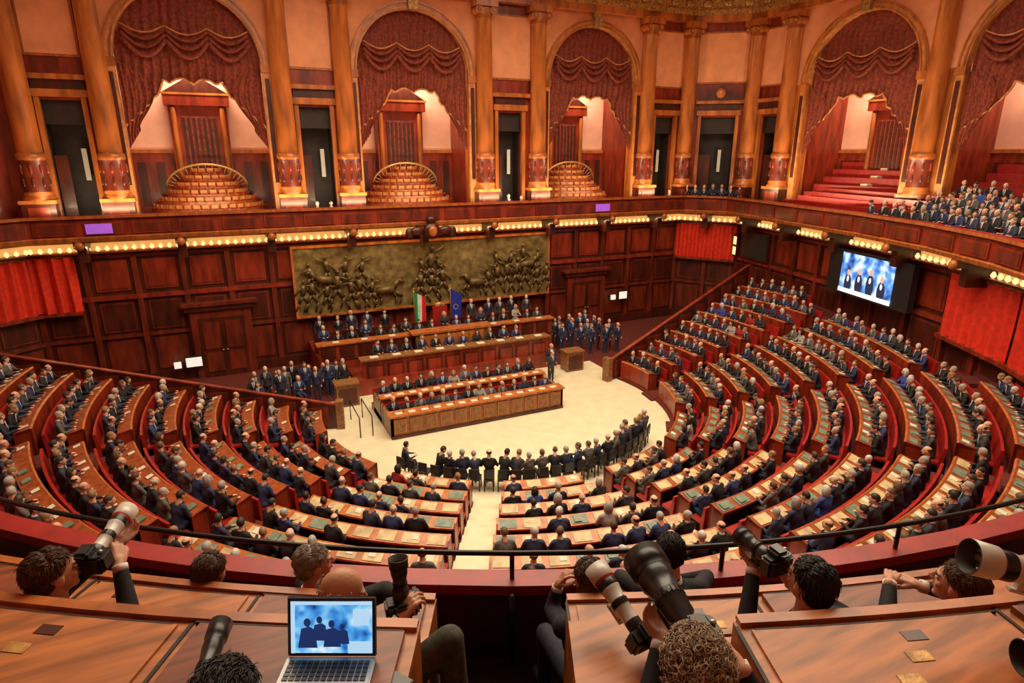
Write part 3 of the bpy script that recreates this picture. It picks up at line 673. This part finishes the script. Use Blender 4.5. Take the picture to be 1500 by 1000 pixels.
# presidency dais
w=MB()
w.box(4.9,15.6,27.7,33.9,0,.75,W_RED); w.box(3.6,16.4,29.8,33.9,0,1.25,W_RED)
w.box(5.3,15.2,28.0,28.1,0,1.6,W_RED); w.box(5.2,15.3,27.9,28.6,1.6,1.68,W_BR)
for k in range(10): a=5.5+k*.97; w.box(a,a+.8,27.95,28.0,.3,1.4,W_DK); w.box(a+.08,a+.72,27.92,27.96,.4,1.3,W_RED)
w.box(3.6,16.4,29.8,29.9,1.2,2.05,W_RED); w.box(3.5,16.5,29.7,30.3,2.05,2.13,W_OR)
for k in range(14): a=3.7+k*.9; w.box(a,a+.7,29.76,29.8,1.35,1.95,W_DK)
w.box(8.3,12.3,29.3,29.5,.75,2.2,W_BR); w.box(8.1,12.5,29.2,30.0,2.2,2.3,W_OR); w.box(8.6,12.0,29.24,29.3,1.0,2.1,W_OR)
w.box(3.6,16.4,31.3,31.4,1.25,2.3,W_DK)
for k in range(9): w.box(5.7+k*1.1,6.1+k*1.1,28.1,28.4,1.68,1.7,PAPER); w.box(4.3+k*1.4,4.6+k*1.4,29.85,30.1,2.13,2.15,PAPER)
w.obj('presidency_dais')
w=MB(); w.box(9.85,10.65,31.2,31.35,1.25,3.1,REDL); w.box(9.8,10.7,30.7,31.3,1.65,1.8,REDL); w.box(9.75,9.87,30.7,31.3,1.25,2.05,W_OR); w.box(10.63,10.75,30.7,31.3,1.25,2.05,W_OR); w.ball((10.25,31.27,3.15),(.3,.08,.15),GOLD); w.obj('president_chair')
pres=empty('presidency_officials')
for k in range(18):
    x=4.0+k*.7
    put(pres,x,30.75,1.25+(.25 if k%3==0 else 0),math.pi+random.uniform(-.3,.3),lib=CROWD[:5],name='official')
for k in range(11): put(pres,6.2+k*.75,28.95,.9,math.pi+random.uniform(-.3,.3),lib=CROWD[:5],name='official')
for x in(4.1,4.9,5.7,6.6,7.4,12.4,13.3,14.1,15.0,15.8): put(pres,x+random.uniform(-.1,.1),32.0+random.uniform(-.2,.3),1.25,math.pi,lib=STAND,name='attendant')
def spots(n,xa,xb,ya,yb):
    out=[]
    for t in range(900):
        p=(random.uniform(xa,xb),random.uniform(ya,yb))
        if all((p[0]-q[0])**2+(p[1]-q[1])**2>.3 for q in out): out.append(p)
        if len(out)>=n: break
    return out
for k,(x,y) in enumerate(spots(24,0.4,4.4,27.9,29.5)):
    put(pres,x,y,0,rad(random.uniform(150,210)),lib=STAND if k%2 else CROWD[:4],name='attendant') 
for x,y in spots(16,16.8,20.0,28.4,31.5):
    put(pres,x,y,0,rad(random.uniform(130,230)),lib=STAND,name='attendant')
put(pres,14.0,25.4,.03,math.pi*1.1,lib=STAND,name='usher'); put(pres,14.3,26.0,.03,math.pi*.9,lib=STAND,name='usher')
def flag(name,x,cols,stars=False):
    w=MB(Matrix.Translation((x,31.45,1.25))); w.lathe([(.18,0),(.18,.05),(.03,.1)],GOLDR,12); w.tube([(0,0,0),(0,0,2.8)],.022,GOLDR); w.ball((0,0,2.85),.05,GOLDR)
    n=len(cols)
    for i,c in enumerate(cols):
        w.sheet(lambda u,v,i=i:(-.02+(i+u)/n*.65-.15*v*((i+u)/n-.3),-.04-.06*math.sin((i+u)/n*14)-.02,2.7-2.0*v-.35*(i+u)/n),8,8,c)
    if stars:
        for k in range(12): w.ball((.24+.12*math.cos(k*math.pi/6),-.16,1.7+.14*math.sin(k*math.pi/6)),.02,STAR,None,6,4)
    w.obj(name)
flag('italian_flag',8.9,[IT_G,IT_W,IT_R]); flag('european_flag',10.95,[EU_B],True)
for x,y in((4.3,27.0),(16.0,26.8)):
    w=MB(Matrix.Translation((x,y,0))); w.box(-.5,.5,-.35,.35,0,1.05,W_BR); w.box(-.55,.55,-.4,.4,1.05,1.12,W_BR); w.box(-.4,.4,-.38,-.33,.15,.9,W_DK); w.obj('side_lectern')
w=MB()
for dx in(0,.5): w.tube([(4.6-dx,23.2,.03),(4.6-dx,23.2,.9),(4.6-dx,25.2,.9),(4.6-dx,25.2,.03)],.025,BLACK)
w.obj('handrail')

# ------------------------------------------------------------ press gallery (local frame right/forward)
GC=16.7
def garc(w,r0,r1,z0,z1,xa,xb,m,n=8):
    rm=(r0+r1)/2; a0=-math.pi/2+math.asin(xa/rm); a1=-math.pi/2+math.asin(xb/rm)
    w.arc(0,GC,a0,a1,[(r0,z0),(r0,z1),(r1,z1),(r1,z0)],m,n)
def F(f): return GC-f
w=MB(MG)
for f0,f1,z in((2.86,3.75,7.4),(2.1,2.86,7.95),(1.0,2.1,8.42),(.2,1.0,8.9),(-3.5,.2,9.4)): garc(w,F(f1),F(f0),7.1,z,-7,7,CARPD,16)
w.obj('press_gallery_floor')
w=MB(MG)
garc(w,F(3.86),F(3.76),6.9,7.96,-8,8,[W_RED,REDL,W_DK,W_DK],24); garc(w,F(3.91),F(3.73),7.96,8.04,-8,8,REDL,24)
for k in range(-6,7): garc(w,F(3.77),F(3.74),7.5,7.88,k*1.1-.48,k*1.1+.48,W_DK,4)
w.obj('press_gallery_parapet')
w=MB(MG)
def rp(x,z,f=3.82): R_=F(f); a=-math.pi/2+math.asin(x/R_); return (R_*math.cos(a),GC+R_*math.sin(a),z)
w.tube([rp(x*.4,8.25) for x in range(-19,20)],.02,BLACK,8)
for x in(-6,-4.6,-3.1,-1.6,0,1.55,3.0,4.5,6): w.tube([rp(x,8.0),rp(x,8.25)],.018,BLACK,6)
for x in(-.0,.62): w.tube([rp(x,7.4,3.66),rp(x,8.02,3.66)],.02,BLACK,6)
w.obj('metal_guard_rail')
def pdesk(name,f0,f1,z,zl,xa,xb,m):
    w=MB(MG)
    garc(w,F(f1),F(f0),z-.04,z,xa,xb,m); garc(w,F(f1),F(f1)+.04,zl,z-.04,xa,xb,W_RED)
    garc(w,F(f1)-.02,F(f1)+.03,z,z+.02,xa,xb,W_OR); garc(w,F(f0)-.03,F(f0)+.01,z-.06,z+.012,xa,xb,W_OR)
    for x in(xa,xb-.05): garc(w,F(f1),F(f0),zl,z-.04,x,x+.05,W_OR,1)
    n=max(1,int((xb-xa)/.9)); L=(xb-xa)/n
    for i in range(n):
        dk=(i%2==0)==(xa<0); p=W_DESK2 if dk else m
        garc(w,F(f1)+.06,F(f0)-.05,z,z+(.03 if dk else .012),xa+i*L+.05,xa+(i+1)*L-.05,p)
        garc(w,F(f1)+.03,F(f0)-.02,z,z+.006,xa+i*L-.008,xa+i*L+.008,DARK,1)
        garc(w,F(f1)+.055,F(f1)+.062,z,z+(.031 if dk else .013),xa+i*L+.05,xa+(i+1)*L-.05,DARK)
        if not dk:
            for q in range(3):
                a=xa+i*L+random.uniform(.1,L-.3); garc(w,F(f1)+.12+q*.1,F(f1)+.17+q*.1,z+.012,z+.015,a,a+.09,GOLD if q else W_DK,1)
    w.obj(name)
pdesk('press_desk',1.5,2.06,9.17,7.95,-3.2,-.38,W_DESK); pdesk('press_desk',1.5,2.06,9.17,7.95,.92,3.2,W_DESK)
pdesk('press_desk',2.48,2.84,8.66,7.4,-3.4,-.42,W_DESK); pdesk('press_desk',2.48,2.84,8.66,7.4,.30,3.4,W_DESK)
w=MB(MG); w.box(.3,.48,1.9,2.45,7.95,8.8,W_OR); w.box(.27,.62,1.85,2.46,8.8,8.85,W_DESK); w.obj('desk_end_lectern')
w=MB(MG)
for f0,f1,z in((1.15,1.45,8.85),(2.2,2.42,8.37),(3.0,3.28,7.85)):
    for xa,xb in((-3.4,-.5),(.35,3.4)): garc(w,F(f1),F(f0),z-.06,z,xa,xb,W_DK); garc(w,F(f1)+.05,F(f0)-.05,z-.4,z-.06,xa,xb,W_DK)
w.obj('press_benches')
def rbox(w,x0,x1,y0,y1,z0,z1,m,M,bv=.006):
    bm=bmesh.new(); bmesh.ops.create_cube(bm,size=1,matrix=Matrix.Translation(((x0+x1)/2,(y0+y1)/2,(z0+z1)/2))@Matrix.Diagonal((x1-x0,y1-y0,z1-z0,1)))
    bmesh.ops.bevel(bm,geom=bm.edges[:],offset=bv,segments=2,affect='EDGES'); me=bpy.data.meshes.new('t'); bm.to_mesh(me); bm.free(); w.mesh(me,m,M,False)
w=MB(MG@Matrix.Translation((-.667,1.86,9.202)))
rbox(w,-.165,.165,-.225,0,0,.016,GREY,I4)
for j in range(5):
    for i in range(13): w.box(-.148+i*.023,-.129+i*.023,-.115+j*.019,-.1+j*.019,.016,.019,BLKP)
w.box(-.05,.05,-.205,-.135,.0155,.0172,BLKP)
TL=Matrix.Translation((0,.0,.012))@Matrix.Rotation(rad(-15),4,'X')
rbox(w,-.165,.165,0,.008,0,.225,GREY,TL,.004); w.box(-.16,.16,-.002,.001,.006,.219,BLKP,TL)
LS=screenmat('laptop_picture',[(.01,.05,.25),(.03,.22,.65),(.12,.45,.85),(.35,.65,.9),(.75,.88,.98)],18,1.0)
w.box(-.15,.15,-.004,-.001,.016,.209,LS,TL)
SB=mat('screen_ui_pale',(.5,.75,.95),.4,emit=.85,ecol=(.45,.75,1)); SD=mat('screen_figure_navy',(.02,.05,.2),.4,emit=.3,ecol=(.02,.08,.35))
w.box(-.15,.15,-.006,-.003,.197,.209,SB,TL); w.box(.06,.15,-.006,-.003,.016,.06,SB,TL); w.box(-.15,-.135,-.006,-.003,.016,.197,SB,TL); w.box(.08,.14,-.006,-.003,.12,.18,SB,TL)
for x,zz,k in((-.09,.13,1.1),(-.045,.14,.9),(0,.125,1.0),(.04,.115,.75)):
    w.ball((x,-.004,zz),(.012*k,.002,.015*k),SD,TL); w.add([(x-.03*k,-.0065,zz-.085*k),(x+.035*k,-.0065,zz-.085*k),(x+.026*k,-.0065,zz-.022*k),(x+.008,-.0065,zz-.012*k),(x-.02*k,-.0065,zz-.02*k)],[(0,1,2,3,4)],SD,False,TL)
w.obj('laptop')
w=MB(MG@Matrix.Translation((-.43,1.78,9.184))@Matrix.Rotation(rad(60),4,'Z')); rbox(w,-.035,.035,-.07,.07,0,.009,BLKP,I4,.003); w.obj('mobile_phone')

GLASS=mat('lens_glass',(.02,.03,.06),.05,coat=1)
def cam_obj(name,pos,dr,white,L,R_,body=True,roll=0):
    d=Vector(dr).normalized(); M=MG@Matrix.Translation(pos)@d.to_track_quat('Y','Z').to_matrix().to_4x4()@Matrix.Rotation(roll,4,'Y')
    w=MB(M)
    if body:
        rbox(w,-.075,.075,-.07,0,-.055,.045,BLKP,I4,.012); rbox(w,-.035,.035,-.075,.01,.035,.08,BLKP,I4,.012); rbox(w,.045,.085,-.06,.03,-.05,.04,BLKP,I4,.012)
        w.box(-.04,.03,-.073,-.069,-.04,.02,DARK); rbox(w,-.022,.022,-.09,-.07,.04,.07,BLACK,I4,.005); w.ball((.06,-.02,.05),(.012,.012,.008),GREY)
    A=WHTP if white else BLKP; r=R_
    prof=[(.032,0),(.038,.01),(.038,.05),(r*.62,.07),(r*.64,L*.35),(r*.68,L*.36),(r*.68,L*.45),(r*.64,L*.46),(r*.78,L*.6),(r*.84,L*.64),(r*.84,L*.74),(r*.8,L*.75),(r*.95,L*.78),(r,L),(r*.92,L),(r*.8,L*.85),(.001,L*.84)]
    ms=[BLKP,BLKP,A,A,A,BLACK,BLACK,A,A,BLACK,BLACK,A,A if white else BLACK,BLKP,DARK,GLASS]
    if white: ms[11]=REDL
    w.lathe(prof,ms,28,Matrix.Rotation(rad(-90),4,'X'))
    for k in range(20):
        a=k*math.pi/10; w.box(r*.69-.003,r*.69+.002,-.004,.004,L*.365,L*.445,BLACK,Matrix.Rotation(rad(-90),4,'X')@Matrix.Rotation(a,4,'Z'))
    w.box(-.012,.012,L*.3,L*.5,-r*.68-.04,-r*.6,A); rbox(w,-.015,.015,L*.25,L*.55,-r*.68-.05,-r*.68-.035,A,I4,.003)
    w.obj(name)
def hair_locks(w,T,m,n,curl,style,seed=0):
    rnd=random.Random(seed); k=0
    while k<n:
        v=Vector((rnd.gauss(0,1),rnd.gauss(0,1),rnd.gauss(0,1))).normalized()
        if v.z< -.35+.95*v.y: continue
        if style=='bald' and v.z>.25: k+=1; continue
        p=Vector((v.x*.079,-.02+v.y*.096,.030+v.z*.087)); k+=1
        if v.z<-.1: p=Vector((v.x*.075,-.03+v.y*.082,.0+v.z*.09))
        if curl:
            a=v.orthogonal().normalized(); a=Matrix.Rotation(rnd.uniform(0,6.28),3,v)@a; b=v.cross(a); rr=rnd.uniform(.009,.015); pts=[]
            for j in range(9):
                t=j*.85; pts.append(p+v*(.002+.0028*j)+a*rr*(math.cos(t)-1)*.9+b*rr*math.sin(t))
            w.tube([T@q for q in pts],.0030,m,4,None,.0014)
        else:
            fl=Vector((v.x*.3,-.5,-.9)) if v.z<.6 else Vector((rnd.uniform(-.3,.3),.6 if v.y>0 else -.8,-.1))
            fl=(fl-v*fl.dot(v)).normalized()+Vector((rnd.gauss(0,.18),rnd.gauss(0,.18),rnd.gauss(0,.18)))
            L=rnd.uniform(.02,.038); pts=[p+fl*L*t+v*(.001+.005*math.sin(t*3)) for t in(0,.33,.66,1)]
            w.tube([T@q for q in pts],.0024,m,4,None,.0007)
def hand(w,wrist,d,nrm,side,curl=.6):
    d=Vector(d).normalized(); nrm=Vector(nrm); nrm=(nrm-d*nrm.dot(d)).normalized(); x=d.cross(nrm)*side
    B=Matrix(((x.x,d.x,nrm.x,wrist[0]),(x.y,d.y,nrm.y,wrist[1]),(x.z,d.z,nrm.z,wrist[2]),(0,0,0,1)))
    bm=bmesh.new()
    bcap(bm,B@Vector((0,-.03,0)),.026,B@Vector((0,.02,0)),.024)
    for k,(kx,fl) in enumerate(((-.032,.072),(-.011,.082),(.011,.076),(.031,.058))):
        kn=Vector((kx,.088-.006*abs(k-1),.003)); bcap(bm,B@Vector((kx*.5,.01,0)),.017,B@kn,.0115)
        p=kn;a=.15
        for j,f in enumerate((.45,.3,.25)):
            a+=curl*(1.0 if j else .7); q=p+Vector((kx*.05,math.cos(a)*fl*f,-math.sin(a)*fl*f)); bcap(bm,B@p,.0098-.001*j,B@q,.009-.001*j); p=q
    t0=Vector((-.022,.025,-.005));t1=Vector((-.052,.055,-.018));t2=Vector((-.055,.08,-.035));t3=Vector((-.045,.098,-.05))
    bcap(bm,B@t0,.017,B@t1,.0125); bcap(bm,B@t1,.0115,B@t2,.0105); bcap(bm,B@t2,.0105,B@t3,.009)
    w.mesh(remesh(bm,.0045,2),SKIN)
def person(name,hip,head,yaw,pitch,elb,wr,hm=H_BLK,style='short',suit=S_BLK,trous=None,knee=None,ank=None,byaw=None,hd=(None,None),hn=(None,None),curl=(.6,.6),roll=0):
    hip=Vector(hip);head=Vector(head); byaw=yaw if byaw is None else byaw
    Ry=Matrix.Rotation(byaw,4,'Z'); HR=Euler((pitch,roll,yaw),'XYZ').to_matrix().to_4x4(); T=Matrix.Translation(head)@HR
    nb=T@Vector((0,-.03,-.175)); sx=Ry@Vector((1,0,0)); bm=bmesh.new()
    def el(c,r): bell(bm,(0,0,0),r,Matrix.Translation(c)@Ry)
    up=(nb-hip)
    el(hip,(.18,.15,.13)); el(hip+up*.3,(.165,.14,.17)); el(hip+up*.62,(.185,.14,.2)); el(nb-Vector((0,0,.12)),(.17,.12,.12))
    sh=[nb+sx*s*.175+Vector((0,0,-.075)) for s in(-1,1)]
    bcap(bm,sh[0],.072,sh[1],.072); bcap(bm,nb-Vector((0,0,.06)),.095,nb+Vector((0,0,-.005)),.064)
    w=MB(MG)
    kn=knee or [hip+Ry@Vector((s*.12,.42,.0)) for s in(-1,1)]; an=ank or [Vector(k)+Vector((0,0,-.40)) for k in kn]
    for i in(0,1):
        e=Vector(elb[i]);q=Vector(wr[i]); bcap(bm,sh[i],.064,e,.050); bcap(bm,e,.048,q,.034)
    legs=bmesh.new()
    for i in(0,1):
        s=-1 if i==0 else 1; h0=hip+sx*s*.09; k=Vector(kn[i]);a=Vector(an[i]); bcap(legs,h0,.092,k,.066); bcap(legs,k,.064,a,.045); bcap(legs,a+Vector((0,0,-.02)),.045,a+Ry@Vector((0,.15,-.04)),.036)
    w.mesh(remesh(bm,.013,3),suit); w.mesh(remesh(legs,.015,3),trous or suit)
    w.mesh(HH,SKIN,T)
    for s in(-1,1):
        w.ball((s*.029,.079,.003),(.013,.01,.008),EYEW,T,10,6); w.ball((s*.029,.087,.003),(.006,.004,.006),EYE,T,8,5)
        w.tube([T@Vector((s*.015,.092,.022)),T@Vector((s*.032,.09,.026)),T@Vector((s*.048,.078,.02))],.0035,hm,5)
    w.ball((0,.094,-.052),(.021,.006,.005),LIP,T,8,5)
    if style!='bald':
        hb=bmesh.new(); bell(hb,(0,-.024,.034),(.079,.094,.085)); bell(hb,(0,-.045,-.015),(.070,.060,.065)); 
        if style=='long': bell(hb,(0,-.06,-.07),(.085,.06,.13)); bell(hb,(.05,-.02,-.08),(.035,.05,.1)); bell(hb,(-.05,-.02,-.08),(.035,.05,.1))
        w.mesh(remesh(hb,.009,2),hm,T)
    hair_locks(w,T,hm,{'curly':900,'bald':220}.get(style,1500),style=='curly',style,len(name))
    if style=='curly': hair_locks(w,T@Matrix.Scale(1.1,4),hm,600,True,style,5)
    w.lathe([(.074,-.02),(.062,.022),(.056,.022)],SHIRT,18,Matrix.Translation(nb+Vector((0,0,.0))))
    for i in(0,1):
        e=Vector(elb[i]);q=Vector(wr[i]); dd=hd[i] or (q-e); nn=hn[i] or (0,0,1); w.tube([q-(q-e).normalized()*.02,q+(q-e).normalized()*.012],.034,SHIRT,12)
        hand(w,q+(q-e).normalized()*.02,dd,nn,-1 if i==0 else 1,curl[i])
    return w.obj(name)
# curly-haired photographer, seen from behind, big lens
person('curly_haired_photographer',(.6,1.3,8.97),(.545,1.5,9.52),rad(5),rad(8),[(.40,1.56,9.08),(.90,1.5,9.14)],[(.54,1.84,9.28),(.76,1.66,9.36)],H_CUR,'curly',S_BLK,hn=((.0,.3,-1),(.8,-.3,.5)),hd=((.05,.8,.3),(-.35,.8,.25)))
cam_obj('camera_with_telephoto_lens',(.60,1.70,9.47),(-.26,.95,.10),False,.36,.082)
cam_obj('camera_with_white_telephoto_lens',(.56,2.25,8.98),(-.45,.75,.36),True,.34,.058)
person('photographer_left',(-2.12,2.3,8.5),(-2.06,2.36,9.2),rad(-35),rad(2),[(-2.22,2.6,8.94),(-1.80,2.42,8.93)],[(-2.02,2.73,9.08),(-1.88,2.53,9.10)],H_BRN,'short',S_BLK,hn=((0,0,-1),(0.6,0,.6)),hd=((.1,.8,.2),(-.3,.7,.4)))
cam_obj('camera_with_white_lens',(-1.98,2.5,9.18),(-.05,.9,.12),True,.34,.05)
person('bald_photographer',(-.78,2.28,8.5),(-.76,2.33,9.12),rad(-65),rad(-18),[(-.62,2.55,8.95),(-.62,2.12,8.9)],[(-.52,2.42,9.03),(-.5,2.25,9.03)],H_GRY,'bald',S_BLK,trous=S_GRY,knee=[(-.45,2.62,8.5),(-.27,2.2,8.98)],ank=[(-.42,2.6,8.06),(-.22,2.15,8.5)])
cam_obj('camera_with_zoom_lens',(-.5,2.34,9.07),(-.05,.15,.95),False,.2,.045)
person('dark_haired_photographer',(1.36,2.28,8.5),(1.31,2.3,9.2),rad(25),rad(5),[(1.08,2.36,8.88),(1.56,2.42,8.92)],[(1.16,2.53,9.08),(1.30,2.43,9.09)],H_BLK,'short',S_BLK,byaw=rad(15),hn=((0,0,-1),(.8,0,.4)),hd=((.1,.8,.3),(-.3,.6,.3)))
cam_obj('camera_with_lens',(1.2,2.46,9.20),(-.35,.8,.02),False,.2,.05)
person('brown_haired_photographer',(2.2,2.4,8.45),(2.1,2.46,9.06),rad(40),rad(5),[(1.90,2.6,8.76),(2.4,2.65,8.8)],[(1.98,2.74,8.84),(2.14,2.72,8.84)],H_BRN,'short',S_BLK,hn=((0,0,1),(0,0,1)),hd=((.5,.6,0),(-.5,.6,0)))
cam_obj('camera_with_large_white_lens',(2.20,2.02,9.40),(-1,.10,.24),True,.44,.07)
cam_obj('camera_with_beige_lens',(1.70,1.36,9.66),(-1,.05,.05),True,.30,.05)
person('seated_woman',(.48,3.05,7.93),(.44,3.0,8.68),rad(20),rad(-10),[(.24,3.1,8.38),(.72,3.2,8.35)],[(.27,3.1,8.53),(.6,3.4,8.3)],H_BRN,'long',S_NAVY,hd=((.5,0,.8),None))
person('seated_man',(1.02,3.2,7.93),(1.0,3.36,8.6),rad(0),rad(-15),[(.72,3.5,8.3),(1.3,3.5,8.3)],[(.85,3.66,8.15),(1.15,3.66,8.15)],H_BLK,'short',S_BLK)
person('seated_grey_haired_man',(-1.15,3.08,7.93),(-1.15,3.08,8.72),rad(-60),rad(0),[(-.95,3.3,8.3),(-1.1,2.95,8.3)],[(-.8,3.35,8.15),(-.85,3.1,8.15)],H_GRY,'short',S_BLK)
person('seated_man_with_brown_hair',(-1.75,3.05,7.93),(-1.75,3.06,8.68),rad(-10),rad(-5),[(-2.0,3.25,8.3),(-1.48,3.25,8.3)],[(-1.88,3.5,8.15),(-1.6,3.5,8.15)],H_BRN,'short',S_BLK)
person('seated_reporter',(-.80,1.22,8.92),(-.80,1.36,9.54),rad(0),rad(-35),[(-1.05,1.45,9.15),(-.5,1.45,9.15)],[(-.93,1.58,9.22),(-.68,1.58,9.22)],H_BLK,'short',S_BLK)
cam_obj('camera_with_black_zoom_lens',(-1.05,1.6,9.27),(-.15,1,.08),False,.34,.042)

# ------------------------------------------------------------ lights
def area(name,loc,rot,sx,sy,p,col,spread=180):
    l=bpy.data.lights.new(name,'AREA'); l.shape='RECTANGLE'; l.size=sx;l.size_y=sy;l.energy=p;l.color=col; l.spread=rad(spread)
    o=bpy.data.objects.new(name,l); sc.collection.objects.link(o); o.location=loc; o.rotation_euler=rot; return o
WARM=(1,.83,.60)
area('skylight_lamps',(10.2,16,21.0),(0,0,0),22,18,7300,WARM,165)
area('added_fill_back',(10.2,32.6,8.55),(rad(160),0,0),34,.25,1250,(1,.76,.46))  # added fill to brighten the upper back wall, no real fixture
area('added_fill_right',(29.4,22,8.7),(0,rad(-154),0),.25,15,700,(1,.76,.46))  # fill light added for the upper right wall, stands for no lamp
area('cove_back',(10.2,33.1,6.95),(rad(-25),0,0),34,.3,330,(1,.62,.25))
area('cove_right',(28.4,20,6.95),(0,rad(-20),rad(-13)),.3,16,180,(1,.62,.25))
for c in BARC: area('alcove_lamp',(c,36.2,15.5),(rad(35),0,0),4,.8,320,(1,.76,.56))
for c,r in RA: area('alcove_lamp',(33.7,-c,15.5),(0,rad(-35),0),.8,4,320,(1,.76,.56))
wd=bpy.data.worlds.new('World'); sc.world=wd; wd.use_nodes=True; wd.node_tree.nodes['Background'].inputs[0].default_value=(.5,.35,.2,1); wd.node_tree.nodes['Background'].inputs[1].default_value=.3
# ------------------------------------------------------------ camera
cd=bpy.data.cameras.new('cam'); cd.lens=36*908/1500; cd.clip_end=200; cd.clip_start=.05
co=bpy.data.objects.new('Camera',cd); sc.collection.objects.link(co); co.location=(0,0,11); co.rotation_euler=(rad(90-16.9),0,-TH); sc.camera=co
sc.view_settings.view_transform='Standard'; sc.view_settings.look='None'; sc.view_settings.exposure=0
